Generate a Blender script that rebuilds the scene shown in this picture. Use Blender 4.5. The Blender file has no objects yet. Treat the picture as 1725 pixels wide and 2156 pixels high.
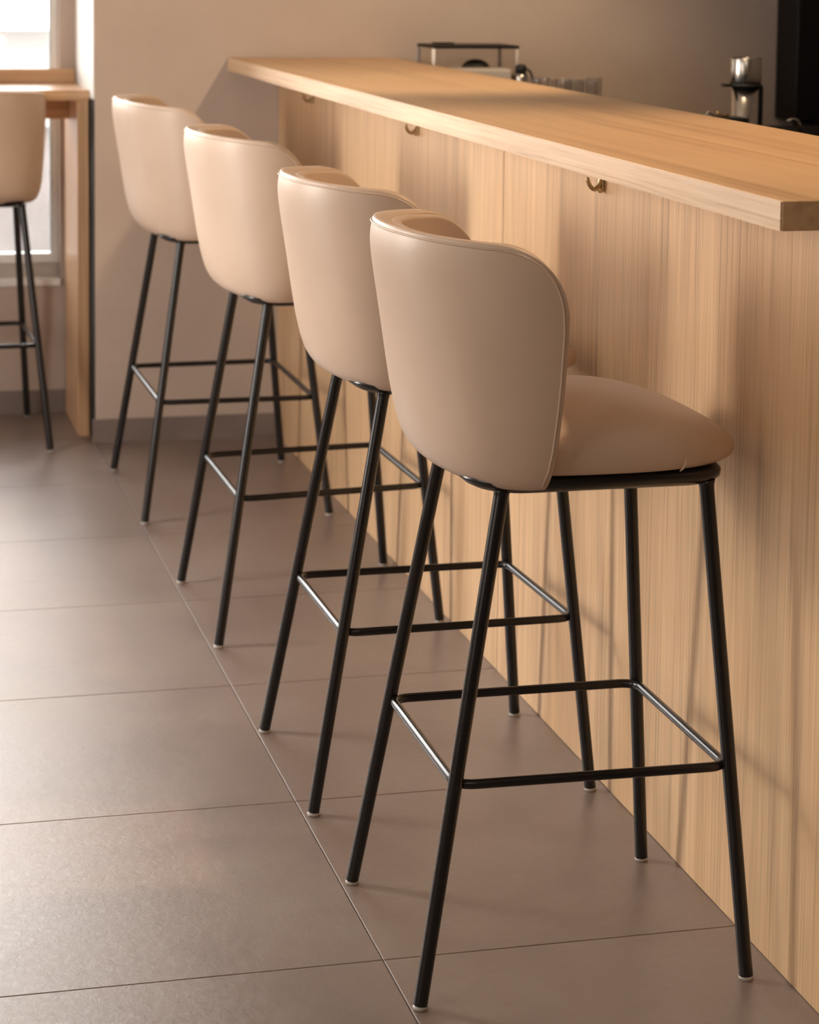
import bpy, bmesh, math, random
from mathutils import Vector, Matrix
random.seed(4)
C = bpy.context.scene.collection
SC = bpy.context.scene
# ------------------------------------------------------------------ camera
H = 1.45
R_ = (0.96967, -0.24422, 0.01052)
cam_d = bpy.data.cameras.new('camera'); cam = bpy.data.objects.new('camera', cam_d); C.objects.link(cam)
pitch, roll, yaw = math.radians(5.79), math.radians(-0.603), math.radians(14.138)
fwd = Vector((math.sin(yaw)*math.cos(pitch), math.cos(yaw)*math.cos(pitch), -math.sin(pitch)))
rt = Vector((math.cos(yaw), -math.sin(yaw), 0)); dn = fwd.cross(rt)
r2 = rt*math.cos(roll)+dn*math.sin(roll); d2 = -rt*math.sin(roll)+dn*math.cos(roll)
M = Matrix.Identity(4)
for i in range(3):
    M[i][0] = r2[i]; M[i][1] = -d2[i]; M[i][2] = -fwd[i]
M[2][3] = H
cam.matrix_world = M
cam_d.sensor_fit = 'VERTICAL'; cam_d.sensor_height = 36; cam_d.sensor_width = 36*1725/2156
cam_d.lens = 4884/2156*36; cam_d.shift_y = -(1078-410)/2156
cam_d.clip_start = .05; cam_d.clip_end = 200
cam_d.dof.use_dof = True; cam_d.dof.focus_distance = 3.45; cam_d.dof.aperture_fstop = 7.5
SC.camera = cam
SC.view_settings.view_transform = 'Standard'; SC.view_settings.look = 'None'
SC.view_settings.gamma = 1; SC.view_settings.use_curve_mapping = False
SC.view_settings.exposure = 0.20
SC.cycles.transparent_max_bounces = 40
# ------------------------------------------------------------------ world and lights
W = bpy.data.worlds.new('sky'); SC.world = W; W.use_nodes = True
bg = W.node_tree.nodes['Background']; bg.inputs[0].default_value = (1.0, .975, .94, 1); bg.inputs[1].default_value = 9.5
def area(name, loc, target, sx, sy, power, col):
    l = bpy.data.lights.new(name, 'AREA'); l.shape = 'RECTANGLE'; l.size = sx; l.size_y = sy; l.energy = power; l.color = col
    o = bpy.data.objects.new(name, l); C.objects.link(o); o.location = loc
    o.rotation_euler = (Vector(target)-Vector(loc)).to_track_quat('-Z', 'Y').to_euler(); return o
area('left_window_sunlight', (-1.30, 5.02, 1.42), (1.24, 3.2, .35), .42, .5, 24, (1.0, .90, .78))
area('left_window_daylight', (-1.36, 5.1, 1.25), (1.0, 4.4, .75), 1.9, 1.9, 4, (1.0, .93, .86))
area('near_side_fill', (-1.36, 2.7, 1.35), (1.2, 3.3, .80), 2.4, 1.8, 29, (1.0, .91, .80))  # added soft fill for the nearest stool; the wall has no window here
area('room_bounce_fill', (.2, .6, 2.85), (.5, 2.2, 0), 1.8, 1.8, 20, (1.0, .84, .68))  # added overhead fill standing in for light bounced around the room
def spot(name, loc, target, power, col, ang, rad, blend=.6):
    l = bpy.data.lights.new(name, 'SPOT'); l.energy = power; l.color = col; l.spot_size = math.radians(ang); l.spot_blend = blend; l.shadow_soft_size = rad
    o = bpy.data.objects.new(name, l); C.objects.link(o); o.location = loc
    o.rotation_euler = (Vector(target)-Vector(loc)).to_track_quat('-Z', 'Y').to_euler(); return o
spot('bar_ceiling_spot', (1.95, 5.2, 2.5), (1.2, 6.3, 1.0), 75, (1.0, .74, .46), 100, .035)
spot('bar_ceiling_spot', (1.93, 3.4, 2.7), (1.10, 3.3, .9), 95, (1.0, .70, .42), 90, .035)

# ------------------------------------------------------------------ materials
def new_mat(name):
    m = bpy.data.materials.new(name); m.use_nodes = True
    return m, m.node_tree.nodes, m.node_tree.links, m.node_tree.nodes['Principled BSDF']
def coords(N, L, scale, src='Object'):
    t = N.new('ShaderNodeTexCoord'); mp = N.new('ShaderNodeMapping'); mp.inputs['Scale'].default_value = scale
    L.new(t.outputs[src], mp.inputs['Vector']); return mp.outputs['Vector']
def noise(N, L, vec, scale=1, detail=4, rough=.5, dist=0):
    n = N.new('ShaderNodeTexNoise'); n.inputs['Scale'].default_value = scale; n.inputs['Detail'].default_value = detail
    n.inputs['Roughness'].default_value = rough; n.inputs['Distortion'].default_value = dist; L.new(vec, n.inputs['Vector']); return n.outputs['Fac']
def ramp(N, L, fac, stops):
    r = N.new('ShaderNodeValToRGB'); e = r.color_ramp.elements
    while len(e) < len(stops): e.new(.5)
    for i, (p, c) in enumerate(stops): e[i].position = p; e[i].color = (*c, 1)
    L.new(fac, r.inputs[0]); return r.outputs[0]
def mix(N, L, a, b, fac=.5, mode='MIX'):
    m = N.new('ShaderNodeMix'); m.data_type = 'RGBA'; m.blend_type = mode
    for s, v in ((6, a), (7, b)):
        if isinstance(v, tuple): m.inputs[s].default_value = (*v, 1)
        else: L.new(v, m.inputs[s])
    if isinstance(fac, (int, float)): m.inputs[0].default_value = fac
    else: L.new(fac, m.inputs[0])
    return m.outputs[2]
def bump(N, L, h, strength, dist, P):
    b = N.new('ShaderNodeBump'); b.inputs['Strength'].default_value = strength; b.inputs['Distance'].default_value = dist
    L.new(h, b.inputs['Height']); L.new(b.outputs[0], P.inputs['Normal'])
def plain(name, col, rough=.5, metal=0, spec=.5, nz=None, var=.0):
    m, N, L, P = new_mat(name)
    P.inputs['Roughness'].default_value = rough; P.inputs['Metallic'].default_value = metal; P.inputs['Specular IOR Level'].default_value = spec
    f = noise(N, L, coords(N, L, (1, 1, 1)), nz or 6, 3)
    c2 = tuple(max(0, c*(1-var)) for c in col)
    L.new(ramp(N, L, f, [(.35, c2), (.65, col)]), P.inputs['Base Color']); return m
def wood(name, cols, axis, fine, broad, rough=.42, blotch=.25):
    # axis = index of the grain direction
    m, N, L, P = new_mat(name)
    s1 = [fine]*3; s1[axis] = fine*.012; s2 = [broad]*3; s2[axis] = broad*.05
    f1 = noise(N, L, coords(N, L, s1), 1, 3, .6, .15); f2 = noise(N, L, coords(N, L, s2), 1, 4, .55, .4)
    a = N.new('ShaderNodeMath'); a.operation = 'MULTIPLY_ADD'; L.new(f1, a.inputs[0]); a.inputs[1].default_value = .62
    b = N.new('ShaderNodeMath'); b.operation = 'MULTIPLY'; L.new(f2, b.inputs[0]); b.inputs[1].default_value = .38; L.new(b.outputs[0], a.inputs[2])
    c = ramp(N, L, a.outputs[0], [(.34, cols[0]), (.47, cols[1]), (.62, cols[2])])
    f3 = noise(N, L, coords(N, L, (1, 1, 1)), 2.2, 2, .5)
    c2 = ramp(N, L, f3, [(.3, (.86, .80, .76)), (.7, (1.06, 1.06, 1.04))])
    L.new(mix(N, L, c, c2, blotch*2, 'MULTIPLY'), P.inputs['Base Color'])
    P.inputs['Roughness'].default_value = rough; P.inputs['Specular IOR Level'].default_value = .35
    bump(N, L, f1, .12, .001, P); return m
def leather_mat():
    m, N, L, P = new_mat('beige_leather')
    v = coords(N, L, (1, 1, 1)); f = noise(N, L, v, 5, 3, .5)
    L.new(ramp(N, L, f, [(.3, (.53, .40, .305)), (.7, (.60, .455, .35))]), P.inputs['Base Color'])
    P.inputs['Roughness'].default_value = .42; P.inputs['Specular IOR Level'].default_value = .42
    g = noise(N, L, v, 420, 2, .5); bump(N, L, g, .12, .0006, P); return m
M_leather = leather_mat()
M_black = plain('black_powder_coat', (.010, .009, .010), .26, 0, .5, 40, .3)
M_glide = plain('clear_plastic_glide', (.42, .38, .34), .3)
M_panel = wood('oak_veneer_panel', [(.40, .25, .14), (.60, .395, .222), (.72, .485, .28)], 2, 190, 30, .45)
M_top = wood('oak_counter_top', [(.48, .30, .16), (.60, .39, .215), (.66, .44, .25)], 1, 34, 9, .38)
M_edge = wood('oak_counter_edge', [(.50, .33, .19), (.66, .47, .30), (.74, .55, .37)], 1, 190, 30, .45)
M_oak = wood('oak_table', [(.40, .22, .12), (.56, .34, .19), (.66, .43, .26)], 2, 90, 20, .35)
M_oakx = wood('oak_table_horizontal', [(.40, .22, .12), (.56, .34, .19), (.66, .43, .26)], 0, 90, 20, .35)
def wall_mat(name, a, b):
    m, N, L, P = new_mat(name); v = coords(N, L, (1, 1, 1)); f = noise(N, L, v, 3.5, 5, .6)
    L.new(ramp(N, L, f, [(.3, a), (.7, b)]), P.inputs['Base Color']); P.inputs['Roughness'].default_value = .85
    bump(N, L, noise(N, L, v, 160, 3, .6), .15, .001, P); return m
M_wall = wall_mat('painted_plaster', (.47, .375, .315), (.53, .43, .355))
M_white = plain('white_paint', (.82, .81, .78), .5)
M_frame = plain('window_frame_white', (.85, .86, .85), .35)
M_skirt = plain('grey_brown_skirting_tile', (.23, .18, .16), .45, 0, .5, 8, .15)
M_ceil = plain('ceiling_paint', (.50, .44, .38), .9)
M_walldark = plain('dark_plaster', (.30, .23, .18), .9)
def floor_mat():
    m, N, L, P = new_mat('stone_tile'); v = coords(N, L, (1, 1, 1))
    f = noise(N, L, v, 2.6, 6, .62, .3); c = ramp(N, L, f, [(.28, (.18, .134, .115)), (.5, (.23, .172, .146)), (.72, (.265, .212, .172))])
    g = noise(N, L, v, 55, 5, .65); c3 = ramp(N, L, g, [(.25, (.88, .88, .88)), (.75, (1.08, 1.08, 1.08))])
    L.new(mix(N, L, c, c3, .6, 'MULTIPLY'), P.inputs['Base Color'])
    L.new(ramp(N, L, f, [(.3, (.30,)*3), (.7, (.38,)*3)]), P.inputs['Roughness'])
    P.inputs['Specular IOR Level'].default_value = .8
    h = noise(N, L, v, 60, 7, .7, .8); bump(N, L, h, .17, .004, P); return m
M_floor = floor_mat()
M_grout = plain('grout', (.17, .125, .10), .8)
M_chrome = plain('brushed_steel', (.62, .58, .53), .22, 1, .5, 60, .15)
M_brass = plain('antique_brass', (.66, .52, .30), .3, 1, .5, 30, .3)
M_gold = plain('gold_metal', (.85, .58, .22), .25, 1)
M_dark = plain('black_appliance', (.008, .006, .006), .5, 0, .2)
M_darkbrown = plain('dark_brown_plastic', (.06, .03, .022), .4)
M_grey = plain('light_grey_plastic', (.50, .45, .41), .5)
M_blackmat = plain('black_rubber', (.008, .008, .008), .6)
M_seam = plain('seam_thread', (.30, .20, .14), .6)
def glass_mat(name, col=(1, 1, 1), rough=.02, mixf=.0):
    m, N, L, P = new_mat(name); P.inputs['Base Color'].default_value = (*col, 1)
    P.inputs['Transmission Weight'].default_value = 1; P.inputs['Roughness'].default_value = rough; P.inputs['IOR'].default_value = 1.45
    return m
def pane_mat():
    m, N, L, P = new_mat('window_pane'); out = N['Material Output']
    tr = N.new('ShaderNodeBsdfTransparent'); gl = N.new('ShaderNodeBsdfGlossy'); gl.inputs['Roughness'].default_value = .02
    fr = N.new('ShaderNodeFresnel'); fr.inputs[0].default_value = 1.3; mx = N.new('ShaderNodeMixShader')
    L.new(fr.outputs[0], mx.inputs[0]); L.new(tr.outputs[0], mx.inputs[1]); L.new(gl.outputs[0], mx.inputs[2]); L.new(mx.outputs[0], out.inputs[0]); return m
M_pane = pane_mat()
def acrylic_mat(nm='clear_acrylic', ior=.15):
    m, N, L, P = new_mat(nm); out = N['Material Output']
    tr = N.new('ShaderNodeBsdfTransparent'); tr.inputs[0].default_value = (.97, .96, .95, 1); gl = N.new('ShaderNodeBsdfGlossy'); gl.inputs['Roughness'].default_value = .05
    lw = N.new('ShaderNodeLayerWeight'); lw.inputs[0].default_value = .5; pw = N.new('ShaderNodeMath'); pw.operation = 'POWER'; pw.inputs[1].default_value = 3.5; L.new(lw.outputs['Facing'], pw.inputs[0])
    fr = N.new('ShaderNodeMath'); fr.operation = 'MULTIPLY_ADD'; fr.inputs[1].default_value = ior; fr.inputs[2].default_value = .05 if ior < .5 else .13; fr.use_clamp = True; L.new(pw.outputs[0], fr.inputs[0]); mx = N.new('ShaderNodeMixShader')
    L.new(fr.outputs[0], mx.inputs[0]); L.new(tr.outputs[0], mx.inputs[1]); L.new(gl.outputs[0], mx.inputs[2]); L.new(mx.outputs[0], out.inputs[0]); return m
M_acryl = acrylic_mat()
M_glass = acrylic_mat('drinking_glass', .7)

# ------------------------------------------------------------------ mesh helpers
def obj(name, bm, mat, parent=None, smooth=False, bevel=0, subsurf=0, auto=None):
    bmesh.ops.recalc_face_normals(bm, faces=bm.faces)
    me = bpy.data.meshes.new(name); bm.to_mesh(me); bm.free()
    me.materials.append(mat)
    if smooth: me.polygons.foreach_set('use_smooth', [True]*len(me.polygons))
    o = bpy.data.objects.new(name, me); C.objects.link(o)
    if parent: o.parent = parent
    if bevel:
        b = o.modifiers.new('bevel', 'BEVEL'); b.width = bevel; b.segments = 3; b.limit_method = 'ANGLE'; b.angle_limit = math.radians(40)
    if subsurf:
        s = o.modifiers.new('sub', 'SUBSURF'); s.levels = subsurf; s.render_levels = subsurf
    return o
def struct(o): o['kind'] = 'structure'; return o
def tag(o, label, cat, group=None):
    o['label'] = label; o['category'] = cat
    if group: o['group'] = group
    return o
def thing(name, label, cat, loc=(0, 0, 0), rz=0, group=None):
    o = bpy.data.objects.new(name, None); C.objects.link(o); o.location = loc; o.rotation_euler = (0, 0, rz); o.empty_display_size = .1
    return tag(o, label, cat, group)
def box(bm, x0, x1, y0, y1, z0, z1):
    v = [bm.verts.new(p) for p in ((x0,y0,z0),(x1,y0,z0),(x1,y1,z0),(x0,y1,z0),(x0,y0,z1),(x1,y0,z1),(x1,y1,z1),(x0,y1,z1))]
    for f in ((0,3,2,1),(4,5,6,7),(0,1,5,4),(1,2,6,5),(2,3,7,6),(3,0,4,7)): bm.faces.new([v[i] for i in f])
def boxbm(*a):
    bm = bmesh.new(); box(bm, *a); return bm
def tube(bm, pts, rad, seg=20, closed=False, caps=True, round_end=False):
    pts = [Vector(p) for p in pts]; n = len(pts); rads = rad if isinstance(rad, (list, tuple)) else [rad]*n
    rings = []; up = None
    for i, p in enumerate(pts):
        if closed: t = pts[(i+1) % n]-pts[i-1]
        else: t = pts[min(i+1, n-1)]-pts[max(i-1, 0)]
        t.normalize()
        if up is None:
            up = Vector((0, 0, 1)) if abs(t.z) < .8 else Vector((1, 0, 0))
        a = t.cross(up).normalized(); b = a.cross(t).normalized(); up = b
        rings.append([bm.verts.new(p+(a*math.cos(2*math.pi*k/seg)+b*math.sin(2*math.pi*k/seg))*rads[i]) for k in range(seg)])
    m = n if closed else n-1
    for i in range(m):
        A, B = rings[i], rings[(i+1) % n]
        for k in range(seg): bm.faces.new((A[k], A[(k+1) % seg], B[(k+1) % seg], B[k]))
    if not closed and caps: bm.faces.new(rings[0]); bm.faces.new(rings[-1][::-1])
def tubebm(*a, **k):
    bm = bmesh.new(); tube(bm, *a, **k); return bm
def lathe(bm, prof, cx=0, cy=0, seg=40):
    rings = []
    for r, z in prof:
        if r < 1e-5: rings.append([bm.verts.new((cx, cy, z))])
        else: rings.append([bm.verts.new((cx+r*math.cos(2*math.pi*k/seg), cy+r*math.sin(2*math.pi*k/seg), z)) for k in range(seg)])
    for A, B in zip(rings, rings[1:]):
        for k in range(seg):
            k2 = (k+1) % seg
            if len(A) == 1 and len(B) == 1: continue
            if len(A) == 1: bm.faces.new((A[0], B[k2], B[k]))
            elif len(B) == 1: bm.faces.new((A[k], A[k2], B[0]))
            else: bm.faces.new((A[k], A[k2], B[k2], B[k]))
def lathebm(*a, **k):
    bm = bmesh.new(); lathe(bm, *a, **k); return bm
def interp(t, pts):
    if t <= pts[0][0]: return pts[0][1]
    for (a, va), (b, vb) in zip(pts, pts[1:]):
        if t <= b:
            u = (t-a)/(b-a); return va+(vb-va)*u
    return pts[-1][1]

# ------------------------------------------------------------------ the room
XL, XR, YB, CEIL = -1.4, 3.6, -1.2, 2.9
PX = 1.316          # plane of the counter front
YF = 6.85           # far wall
YW = 7.36           # window wall in the recess
PXC = .765          # corner between recess and far wall
# floor: grout bed and bevelled tiles in one mesh
bm = boxbm(XL, XR, YB, 7.8, -.05, -.0022)
flr = struct(obj('floor', bm, M_grout))
bm = bmesh.new()
ys = [-1.2, -.118, .537, 1.192, 1.847, 2.502, 3.157, 3.812, 4.469, 5.10, 5.715, 6.324, 6.94, 7.56, 7.8]
xs = [-1.4, -.432, .7675, 1.9675, 3.1675, 3.6]
g = .0011
for a, b in zip(xs, xs[1:]):
    for c, d in zip(ys, ys[1:]): box(bm, a+g, b-g, c+g, d-g, -.010, 0)
ft = obj('floor_tiles', bm, M_floor, flr, bevel=.0009)
ft['kind'] = 'structure'
struct(obj('ceiling', boxbm(XL, XR, YB, 7.8, CEIL, CEIL+.1), M_ceil))
struct(obj('wall_far', boxbm(PXC, XR, YF, YF+.95, 0, CEIL), M_wall, bevel=.003))
struct(obj('wall_right', boxbm(XR, XR+.1, YB, 7.8, 0, CEIL), M_walldark))
struct(obj('wall_back', boxbm(XL, XR, YB-.1, YB, 0, CEIL), M_walldark))
struct(obj('trim_1', boxbm(PXC-.004, PXC-.0002, YF+.004, YW-.001, 1.03, CEIL), M_white))
struct(obj('gap_shade_strip', boxbm(PXC-.004, PXC-.0002, YF+.004, YW-.011, 0.001, 1.029), plain('gap_shade_black', (.012, .01, .009), .8)))  # black sheet that paints in the shade of the gap below the table
# window wall in the recess, opening x -1.6..0.712, z .434..2.5
OX0, OX1, OZ0, OZ1 = -1.25, .712, .430, 2.5
bm = bmesh.new()
box(bm, OX1, PXC, YW, YW+.16, 0, CEIL); box(bm, OX0, OX1, YW, YW+.16, 0, OZ0-.022)
box(bm, OX0, OX1, YW, YW+.16, OZ1, CEIL); box(bm, XL, OX0, YW, YW+.16, 0, CEIL)
struct(obj('wall_window', bm, M_wall))
# left wall with a wide window opening
bm = bmesh.new()
box(bm, XL-.15, XL, YB, 4.45, 0, CEIL); box(bm, XL-.15, XL, 5.25, YW+.16, 0, CEIL); box(bm, XL-.15, XL, 4.45, 5.25, 0, .45); box(bm, XL-.15, XL, 4.45, 5.25, 2.1, CEIL)
struct(obj('wall_left', bm, M_wall))
# skirting
struct(obj('baseboard_far', boxbm(PXC-.010, PX, YF-.010, YF, 0, .073), M_skirt, bevel=.001))
struct(obj('baseboard_window', boxbm(XL, .760, YW-.010, YW, 0, .073), M_skirt, bevel=.001))
# window
FY = YW+.05
bm = bmesh.new(); fw = .022
box(bm, OX1-fw, OX1, FY, FY+.05, OZ0+.045, OZ1); box(bm, OX0+fw, OX1-fw, FY+.0005, FY+.05, OZ0+.0455, OZ0+.045+.03)
box(bm, OX0+fw, OX1-fw, FY+.0005, FY+.05, OZ1-.04, OZ1); box(bm, OX0, OX0+fw, FY, FY+.05, OZ0+.045, OZ1); box(bm, -.5, -.46, FY+.001, FY+.049, OZ0+.0755, OZ1-.0405)
win = struct(obj('window_1', bm, M_frame, bevel=.002))
o = obj('window_pane', boxbm(OX0, OX1-.01, FY+.02, FY+.026, OZ0+.05, OZ1), M_pane, win)
o = obj('window_seal', boxbm(OX1-fw-.0035, OX1-fw, FY+.006, FY+.04, OZ0+.07, OZ1-.04), plain('grey_seal', (.20, .22, .21), .6), win)
o = obj('frame_base', boxbm(OX0, OX1, FY-.004, FY+.05, OZ0, OZ0+.045), plain('greige_frame', (.46, .42, .38), .6), win)
o = obj('window_sill', boxbm(OX0, OX1, YW-.012, FY+.05, OZ0-.022, OZ0), M_white, win, bevel=.003)

# ------------------------------------------------------------------ the bar counter
cnt = thing('bar_counter', 'long oak bar counter with vertical grain front panels and a thick overhanging top', 'counter', (PX, 4.8, 0))
def loc(o, l):                       # put world-coordinate mesh under a thing at l
    o.location = (-l[0], -l[1], -l[2]); return o
CL = (PX, 4.8, 0)
for y0, y1 in ((2.72, 4.450), (4.452, 5.90), (5.902, 6.846)):
    loc(obj('front_panel', boxbm(PX, PX+.02, y0+.0006, y1-.0006, .001, 1.113), M_panel, cnt, bevel=.0005), CL)
loc(obj('cabinet_body', boxbm(PX+.021, 1.62, 2.73, 6.84, .001, 1.112), M_dark, cnt), CL)
ZT, ZB = 1.153, 1.1145
top = loc(obj('counter_top', boxbm(1.163, 1.668, 2.697, 6.846, ZB, ZT), M_top, cnt, bevel=.0018), CL)
# front strip has its own paler lipping
loc(obj('front_edge', boxbm(1.1605, 1.1632, 2.6975, 6.846, ZB+.0003, ZT-.0012), M_edge, cnt), CL)

# brass hooks under the counter
def hook(y, lab):
    t = thing('coat_hook', lab, 'hook', (PX, y, 1.052), 0, 'brass hooks under the bar top')
    bm = bmesh.new(); box(bm, -.005, -.0005, -.006, .006, 0, .05); obj('back_plate', bm, M_brass, t, bevel=.002)
    for s in (-1, 1) if False else (0,):
        pts = [(-.003, 0, .034), (-.006, 0, .018), (-.010, 0, .006), (-.0155, 0, .001), (-.022, 0, .003), (-.0275, 0, .010), (-.0305, 0, .019), (-.031, 0, .024)]
        obj('hook_arm', tubebm(pts, [.004, .0046, .005, .0048, .0042, .004, .0038, .003], 12), M_brass, t, smooth=True, subsurf=1)
    obj('lower_knob', lathebm([(0, -.005), (.004, -.004), (.0055, 0), (.004, .006), (0, .008)], -.006, 0, 14), M_brass, t, smooth=True)
hook(3.832, 'small brass hook under the bar top, nearest the cut end of the counter')
hook(5.145, 'small brass hook under the bar top, middle one of the three')
hook(6.33, 'small brass hook under the bar top, farthest and closest to the wall')

# ------------------------------------------------------------------ bar stools
XB = [(.712, -.130), (.716, -.152), (.721, -.172), (.728, -.188), (.738, -.199), (.754, -.2095), (.78, -.219), (.836, -.231), (.93, -.2455), (1.0, -.257), (1.04, -.263), (1.058, -.262), (1.09, -.253)]
XE = [(.70, -.078), (.72, -.071), (.735, -.067), (.765, -.062), (.815, -.057), (.87, -.053), (.95, -.050), (1.09, -.050)]
BB = [(.712, .180), (.716, .195), (.721, .208), (.728, .217), (.738, .224), (.754, .231), (.78, .237), (.85, .244), (.95, .2505), (1.09, .252)]
def shell_point(th, z, ex=0, inset=0):
    n = 2.2
    xe = interp(z, XE)+ex if inset == 0 else -.044; xb = interp(z, XB)+inset; B = interp(z, BB)-inset
    c, s = max(0, math.cos(th)), math.sin(th)
    return xe-(xe-xb)*c**(2/n), B*math.copysign(abs(s)**(2/n), s)
CDZ = 0
def crest(th, ex=0):
    x, y = shell_point(abs(th), 1.03, ex)
    xe = -.050+ex; x0 = xe-.115
    base = 1.0785+CDZ-.008*min(1, max(0, (x+.262)/.10))
    if x <= x0: return base
    u = min(1, (x-x0)/(xe-x0)); lo = .955
    return lo+(base-lo)*(1-u**2.15)**(1/2.15)
def under(th):
    s = abs(th)/(math.pi/2); return .7145+.008*s**2
def shell_bm(sy, ex, inset, z_lo=None, drop=0, nv=16, nt=30):
    bm = bmesh.new(); cols = []
    for i in range(-nt, nt+1):
        f = abs(i)/nt; th = math.copysign(math.pi/2*(1-(1-f)**1.35), i) if i else 0
        zt = crest(th, 0)-drop; zb = under(th) if z_lo is None else z_lo
        col = []
        for j in range(nv+1):
            v = j/nv; v = .5-.5*math.cos(math.pi*v) if True else v
            z = zb+(zt-zb)*v; x, y = shell_point(th, z, ex, inset); col.append(bm.verts.new((x, y*sy, z)))
        cols.append(col)
    for A, B in zip(cols, cols[1:]):
        for j in range(nv): bm.faces.new((A[j], B[j], B[j+1], A[j+1]))
    return bm, cols
def add_solid(o, t):
    s = o.modifiers.new('solid', 'SOLIDIFY'); s.thickness = t; s.offset = -1; s.use_even_offset = False
    u = o.modifiers.new('sub', 'SUBSURF'); u.levels = 1; u.render_levels = 1
LEG_R = .0106
def rrect(hx0, hx1, hy, r, z, n=8):
    pts = []
    for cx, cy, a0 in ((hx1-r, hy-r, 0), (hx0+r, hy-r, 90), (hx0+r, -hy+r, 180), (hx1-r, -hy+r, 270)):
        for k in range(n+1):
            a = math.radians(a0+90*k/n); pts.append((cx+r*math.cos(a), cy+r*math.sin(a), z))
    return pts
ZLEG, ZRING = .712, .306
def make_stool(label, pos, rz, feet, tops, sy, group, dz=0):
    """feet and tops: local (x, y) of rear-far, rear-near, front-far, front-near legs"""
    t = thing('bar_stool', label, 'bar stool', (*pos, 0), rz, group)
    # backrest shell
    bm, cols = shell_bm(sy, 0, 0)
    o = obj('backrest', bm, M_leather, t, smooth=True); add_solid(o, .031)
    # inner cushion
    bm, _ = shell_bm(sy, .010, .027, z_lo=.892, drop=.006, nv=10)
    o = obj('inner_cushion', bm, M_leather, t, smooth=True); add_solid(o, .017)
    # piping along the outer edge
    pts = []
    nt = 60
    L1 = []
    for k in range(9):
        z = .728+(.955-.728)*k/9; x, y = shell_point(math.pi/2, z); L1.append((x-.009, -(y)*sy, z))
    for i in range(-nt, nt+1):
        f = abs(i)/nt; th = math.copysign(math.pi/2*(1-(1-f)**1.35), i) if i else 0
        z = crest(th)
        x, y = shell_point(th, z-.012)
        xe = -.050
        xx = min(x, 1e9); q = max(0, (x-(xe-.115))/.115)
        pts.append((x-.009*q**2, y*sy, z-.0085*(1-.6*q**2)))
    L2 = [(a, -b, c) for a, b, c in L1[::-1]]
    path = L1+pts+L2
    o = obj('piping', tubebm(path, .0016, 8), M_leather, t, smooth=True)
    # seat cushion
    bm = bmesh.new(); rings = []; seg = 64
    prof = [(0, .736), (.6, .736), (.9, .737), (.955, .740), (.985, .746), (1, .757), (1, .770), (.984, .785), (.94, .799), (.82, .811), (.64, .819), (.42, .825), (.2, .828), (0, .829)]
    cx, a, b, nn = .032, .232, .213, 2.9
    for idx, (s, z) in enumerate(prof):
        if s == 0: rings.append([bm.verts.new((cx, 0, z))]); continue
        ring = []
        for k in range(seg):
            an = 2*math.pi*k/seg; c, si = math.cos(an), math.sin(an)
            ex = 2/nn if c < 0 else 2/2.6
            x = cx+a*s*math.copysign(abs(c)**(2/2.6 if c > 0 else 2/nn), c); y = b*s*math.copysign(abs(si)**(2/2.8), si)
            zz = z
            zz -= 1.0*max(0, x-.07)**2*min(1, max(0, (z-.738)/.07))
            ring.append(bm.verts.new((x, y*sy, zz)))
        rings.append(ring)
    for A, B in zip(rings, rings[1:]):
        for k in range(seg):
            k2 = (k+1) % seg
            if len(A) == 1: bm.faces.new((A[0], B[k2], B[k]))
            elif len(B) == 1: bm.faces.new((A[k], A[k2], B[0]))
            else: bm.faces.new((A[k], A[k2], B[k2], B[k]))
    obj('seat', bm, M_leather, t, smooth=True, subsurf=1)
    for sd in (-1, 1):
        obj('seam_fold', tubebm([(.130, sd*.2025*sy, .740), (.132, sd*.2078*sy, .744), (.1345, sd*.2108*sy, .752), (.1355, sd*.2110*sy, .760)], [.0010, .0014, .0012, .0005], 8), M_leather, t, smooth=True)
    # seat frame: shallow black dish with a rolled rim
    bm = bmesh.new(); R = []
    for (ex, z, r) in ((-.03, .7105, .05), (-.004, .7095, .055), (.004, .713, .06), (.008, .720, .062), (.007, .729, .062), (.002, .7345, .06), (-.03, .7355, .05)):
        fl = min(1, max(0, (z-.7095))/.02)
        R.append([bm.verts.new(p) for p in rrect(-.138-ex-.026*fl, .210+ex, (.170+ex+.012*fl)*sy, r, z)])
    for A, B in zip(R, R[1:]):
        n = len(A)
        for k in range(n): bm.faces.new((A[k], A[(k+1) % n], B[(k+1) % n], B[k]))
    bm.faces.new(R[0]); bm.faces.new(R[-1][::-1])
    obj('seat_frame', bm, M_black, t, smooth=True)
    # legs
    ring_c = []
    for (fx, fy), (tx, ty) in zip(feet, tops):
        p0, p1 = Vector((fx, fy, .006)), Vector((tx, ty, ZLEG+.004)); d = (p1-p0).normalized()
        bm = tubebm([p0, p0+d*.002, p1-d*.012, p1-d*.006, p1], [LEG_R*.97, LEG_R*.97, LEG_R, LEG_R*1.06, LEG_R*1.22], 24)
        lg = obj('leg', bm, M_black, t, smooth=True)
        for pl in lg.data.polygons:
            if len(pl.vertices) > 4: pl.use_smooth = False
        g0 = Vector((fx, fy, 0))
        obj('foot_glide', lathebm([(0, 0), (.0092, 0), (.0104, .001), (.0108, .0035), (.0100, .0058), (0, .0060)], fx, fy, 24), M_glide, lg, smooth=True)
        ring_c.append(p0+(p1-p0)*((ZRING-p0.z)/(p1.z-p0.z)))
    # foot ring
    rf, rn, ff, fn = ring_c
    cx0 = sum((p for p in ring_c), Vector())/4
    cs = [rn, fn, ff, rf]; pts = []; r = .030
    cs = [p+(cx0-p).normalized()*.003 for p in cs]
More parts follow.
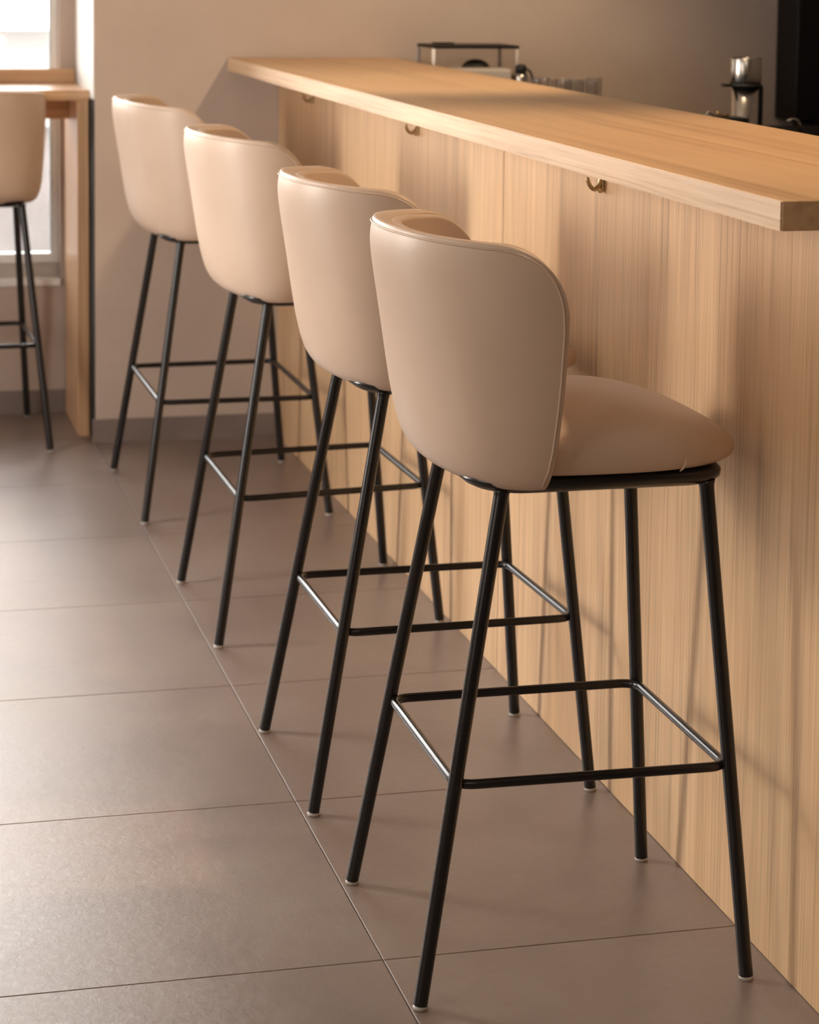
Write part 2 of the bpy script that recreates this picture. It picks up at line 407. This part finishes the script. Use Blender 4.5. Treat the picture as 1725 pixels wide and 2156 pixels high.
    for i, p in enumerate(cs):
        a = (cs[i-1]-p).normalized(); b = (cs[(i+1) % 4]-p).normalized()
        for k in range(9):
            u = k/8; pts.append(p+a*r*(1-u)**2+b*r*u**2)
        # straight part sampled
        q = cs[(i+1) % 4]; s0 = p+b*r; s1 = q-b*r
        for k in range(1, 6): pts.append(s0+(s1-s0)*k/6)
    obj('foot_ring', tubebm(pts, .0070, 16, closed=True), M_black, t, smooth=True)
    return t
def to_local(pos, rz, pts):
    c, s = math.cos(-rz), math.sin(-rz)
    return [((x-pos[0])*c-(y-pos[1])*s, (x-pos[0])*s+(y-pos[1])*c) for x, y in pts]
TX = dict(ar=.117, af=.185, br=.158, bf=.163)
def stool(label, pos, rz, feetw, sy, sb, group='bar stools along the counter', dt=((0, 0),)*4, dz=0):
    global CDZ
    CDZ = dz
    f = to_local(pos, rz, feetw)
    tp = [(-TX['ar'], TX['br']*sy), (-TX['ar'], -TX['br']*sy), (TX['af'], TX['bf']*sy), (TX['af'], -TX['bf']*sy)]
    tp = [(a+u, b+v) for (a, b), (u, v) in zip(tp, dt)]
    return make_stool(label, pos, rz, f, tp, sb, group)
stool('beige leather bar stool with black legs, nearest the camera and largest in the row', (1.0235, 3.2114), .003,
      [(.785, 3.441), (.781, 2.991), (1.264, 3.432), (1.261, 2.981)], 1.0, 1.0)
stool('beige leather bar stool with black legs, second in the row behind the nearest stool', (1.030, 3.962), .02,
      [(.782, 4.178), (.785, 3.741), (1.271, 4.173), (1.284, 3.753)], 1.0, 1.0)
stool('beige leather bar stool with black legs, third in the row counting from the camera', (1.022, 5.016), .02,
      [(.784, 5.252), (.786, 4.730), (1.282, 5.309), (1.291, 4.814)], 1.13, 1.12)
stool('beige leather bar stool with black legs, last in the row beside the far wall', (1.000, 6.151), .005,
      [(.774, 6.472), (.776, 5.830), (1.260, 6.488), (1.261, 5.830)], 1.40, 1.30)
stool('beige leather bar stool facing the window at the high window table', (.397, 7.02), math.pi/2,
      [(.168, 6.758), (.622, 6.758), (.168, 7.298), (.599, 7.298)], 1.0, .93, 'bar stool at the window table', dz=-.018)

# ------------------------------------------------------------------ window table
TL = (.3, 7.14, 0)
tb = thing('window_table', 'high oak table built across the recess in front of the window', 'table', TL)
loc(obj('table_top', boxbm(-1.395, .7605, 6.947, 7.345, 1.0205, 1.052), M_oakx, tb, bevel=.002), TL)
loc(obj('side_panel', boxbm(.7240, .7580, 6.949, 7.340, .002, 1.020), M_oak, tb, bevel=.0015), TL)
loc(obj('apron', boxbm(-1.395, .7235, 7.19, 7.215, .950, 1.020), M_oakx, tb, bevel=.001), TL)
loc(obj('back_upstand', boxbm(-1.395, .757, 7.322, 7.345, 1.0525, 1.098), M_oakx, tb, bevel=.0015), TL)

# ------------------------------------------------------------------ behind the bar
ZS = .93
wt = thing('back_worktop', 'dark worktop against the far wall behind the bar', 'worktop', (2.6, 6.4, 0))
WL = (2.6, 6.4, 0)
loc(obj('worktop', boxbm(1.70, XR-.01, 5.75, 6.845, ZS-.03, ZS), M_darkbrown, wt, bevel=.002), WL)
loc(obj('cabinet', boxbm(1.72, XR-.02, 5.80, 6.84, 0.002, ZS-.031), M_dark, wt), WL)

def disp_case():
    x0, x1, y0, y1 = 1.645, 1.925, 6.45, 6.63
    l = (x0, y0, ZS); x0 += .07; 
    t = thing('display_case', 'clear plastic food case with a dark lid on the worktop behind the bar', 'display case', (1.81, 6.6, ZS)); l = (1.81, 6.6, ZS)
    bm = bmesh.new(); z0, z1 = 1.12, 1.196
    a, b, th = 1.692, 1.942, .003
    box(bm, a, b, y0, y0+th, z0, z1); box(bm, a, b, y1-th, y1, z0, z1); box(bm, a, a+th, y0+th, y1-th, z0, z1); box(bm, b-th, b, y0+th, y1-th, z0, z1)
    loc(obj('case_wall', bm, M_acryl, t), l)
    for px_, py_ in ((a, y0), (b, y0), (a, y1), (b, y1)):
        loc(obj('corner_post', tubebm([(px_, py_, z0), (px_, py_, z1)], .005, 10), M_white if px_ == a and py_ == y0 else M_grey, t, smooth=True), l)
    loc(obj('case_base', boxbm(a-.004, b+.004, y0-.004, y1+.004, ZS, z0), M_darkbrown, t, bevel=.002), l)
    loc(obj('case_lid', boxbm(a-.003, b+.006, y0-.006, y1+.006, z1, z1+.009), M_dark, t, bevel=.003), l)
    loc(obj('lid_grip', boxbm(a+.03, a+.09, y0+.1, y0+.14, z1+.009, z1+.014), M_dark, t, bevel=.003), l)
disp_case()
# dark dome inside the case
bm = bmesh.new(); lathe(bm, [(0, .0), (.046, 0), (.044, .015), (.037, .028), (.024, .038), (.010, .042), (0, .043)], 0, 0, 32)
o = obj('domed_jar', bm, M_blackmat, smooth=True); o.location = (1.84, 6.53, 1.1205); tag(o, 'black domed container standing inside the clear food case', 'container')
# grey box in front of the case
t = thing('till_box', 'light grey box standing in front of the clear food case', 'box', (1.785, 6.36, ZS))
obj('box_body', boxbm(-.090, .100, -.05, .05, 0, .214), M_grey, t, bevel=.006)
obj('box_slot', boxbm(.010, .030, -.0515, -.0498, .168, .180), M_blackmat, t)
# small kettle
t = thing('milk_jug', 'small steel jug with black lid and curved handle right of the food case', 'jug', (1.918, 6.33, ZS))
obj('jug_body', lathebm([(0, 0), (.022, 0), (.024, .02), (.020, .190), (.018, .200), (0, .200)], 0, 0, 28), M_chrome, t, smooth=True)
obj('jug_lid', lathebm([(0, .2), (.0155, .2), (.016, .220), (.011, .226), (0, .227)], 0, 0, 28), M_blackmat, t, smooth=True)
obj('jug_handle', tubebm([(.010, 0, .215), (.028, 0, .210), (.036, 0, .185), (.037, 0, .145), (.030, 0, .110), (.022, 0, .100)], .0035, 10), M_blackmat, t, smooth=True, subsurf=1)
# glasses
gp = [(1.915, 6.20, .192), (1.965, 6.28, .190), (1.975, 6.15, .190), (2.02, 6.25, .188), (2.07, 6.32, .182), (2.08, 6.20, .184), (2.115, 6.42, .178), (2.137, 6.33, .186)]
gl = ['first drinking glass of the cluster, just right of the grey box', 'second drinking glass from the left behind the bar top', 'third drinking glass from the left behind the bar top',
      'fourth drinking glass from the left behind the bar top', 'fifth drinking glass from the left behind the bar top', 'sixth drinking glass from the left behind the bar top',
      'seventh drinking glass, next to the tallest right-hand one', 'tallest drinking glass at the right end of the cluster']
g0 = None
for (x, y, h), lb in zip(gp, gl):
    if g0 is None:
        g0 = obj('drinking_glass', lathebm([(0, 0), (.019, 0), (.0205, .004), (.0235, .145), (.0225, .146), (.0217, .144), (.0188, .012), (0, .010)], 0, 0, 28), M_glass, smooth=True); o = g0
    else:
        o = g0.copy(); C.objects.link(o)
    o.location = (x, y, ZS); o.scale = (1, 1, h/.145); tag(o, lb, 'glass', 'drinking glasses behind the bar')

ZD = .9785
# steel dispenser cup on its stand
t = thing('coffee_dispenser', 'brushed steel cylinder held in a black ring stand behind the bar', 'dispenser', (2.263, 5.5, ZS)); 
t.location = (2.270, 5.52, ZD)
obj('lower_cylinder', lathebm([(0, 0), (.033, 0), (.034, .004), (.035, .158), (0, .158)], 0, 0, 40), M_chrome, t, smooth=True)
obj('upper_cup', lathebm([(0, .166), (.039, .166), (.0405, .172), (.0400, .228), (.0385, .232), (.036, .230), (.036, .175), (0, .174)], 0, 0, 40), M_chrome, t, smooth=True)
bm = bmesh.new(); lathe(bm, [(0, .158), (.040, .158), (.044, .162), (.040, .166), (0, .166)], 0, 0, 40); 
box(bm, -.062, -.030, -.012, .012, .1585, .1655)
obj('ring_holder', bm, M_blackmat, t, bevel=.001)
obj('stand_post', boxbm(.030, .048, -.006, .022, 0, .160), M_blackmat, t, bevel=.004)
t = thing('utensil_tray', 'small black tray of steel and brass tools in front of the steel dispenser', 'tray', (2.15, 5.2, ZS)); 
t.location = (2.125, 5.30, 1.076)
obj('tray_base', boxbm(-.07, .055, -.03, .05, -.0975, -.002), M_blackmat, t, bevel=.003)
obj('steel_tool', tubebm([(-.052, -.01, .002), (-.045, -.01, .012), (-.030, -.01, .004), (-.015, -.01, .001), (-.010, -.01, -.001)], .0028, 10), M_chrome, t, smooth=True)
obj('brass_tool', tubebm([(-.014, .012, .012), (-.006, .012, .004), (.006, .012, .001), (.018, .012, .003)], .003, 10), M_gold, t, smooth=True)
# tall dark appliance
t = thing('tall_oven', 'tall black appliance with a recessed door at the right behind the bar', 'appliance', (2.95, 6.3, ZS)); AL = (2.95, 6.3, ZS)
loc(obj('housing', boxbm(2.915, 3.55, 6.68, 6.845, .962, 2.5), M_dark, t, bevel=.006), AL)
loc(obj('door', boxbm(3.04, 3.50, 6.668, 6.679, 1.085, 1.225), M_dark, t, bevel=.003), AL)
loc(obj('door_trim', boxbm(3.030, 3.037, 6.662, 6.679, 1.075, 1.235), plain('dark_grey_trim', (.05, .045, .045), .3), t), AL)
for x in (2.98, 3.48): loc(obj('foot', boxbm(x-.02, x+.02, 6.72, 6.80, ZS, .962), M_blackmat, t), AL)
# espresso machine top in front with steel pipe
t = thing('coffee_machine', 'low black coffee machine with a curved steel pipe behind the bar top', 'machine', (2.45, 5.0, ZS))
t.location = (2.43, 5.48, .9785)
obj('machine_body', boxbm(-.10, .34, -.14, .16, 0, .050), M_dark, t, bevel=.012)
obj('steel_pipe', tubebm([(-.095, -.08, .078), (-.080, -.08, .083), (-.068, -.08, .080), (-.062, -.08, .070), (-.058, -.08, .045)], .004, 12), M_chrome, t, smooth=True)
mt = thing('under_counter', 'low dark serving cabinet right behind the bar counter', 'cabinet', (2.3, 5.1, 0)); ML = (2.3, 5.1, 0)
loc(obj('cabinet_box', boxbm(1.90, 2.75, 4.85, 5.70, .002, .978), M_dark, mt, bevel=.004), ML)

# ------------------------------------------------------------------ outside the window
o = obj('ground_outside', boxbm(-12, 12, 7.9, 40, -.3, -.2), plain('pale_paving', (.3, .29, .28), .8)); struct(o)
t = thing('white_house', 'white house with a sloping roof seen bleached through the window', 'house', (0, 13, 0)); HL = (0, 13, 0)
loc(obj('house_wall', boxbm(-4, 1.6, 13, 15, -.2, 1.05), plain('white_render', (.36, .355, .35), .8), t), HL)
bm = bmesh.new()
vs = [bm.verts.new(p) for p in ((-4, 12.7, 1.05), (1.5, 12.7, 1.05), (1.5, 15, 1.15), (-4, 15, 1.6), (-4, 12.7, 1.09), (1.5, 12.7, 1.09), (1.5, 15, 1.2), (-4, 15, 1.66))]
for f in ((0,3,2,1),(4,5,6,7),(0,1,5,4),(1,2,6,5),(2,3,7,6),(3,0,4,7)): bm.faces.new([vs[i] for i in f])
loc(obj('house_roof', bm, M_white, t), HL)
for x in (-.35, .28, .9): loc(obj('post', boxbm(x, x+.04, 12.75, 12.79, -.2, 1.05), plain('beige_post', (.27, .25, .24), .7), t), HL)

t = thing('garden_wall', 'low pale grey garden wall seen bleached through the lower part of the window', 'wall', (0, 9.2, 0)); GL = (0, 9.2, 0)
loc(obj('wall_body', boxbm(-4, 3, 9.2, 9.35, -.2, .78), plain('pale_render', (.25, .24, .245), .8, nz=3, var=.25), t), GL)
loc(obj('wall_cap', boxbm(-4, 3, 9.17, 9.38, .78, .82), plain('pale_cap', (.4, .4, .4), .8), t), GL)
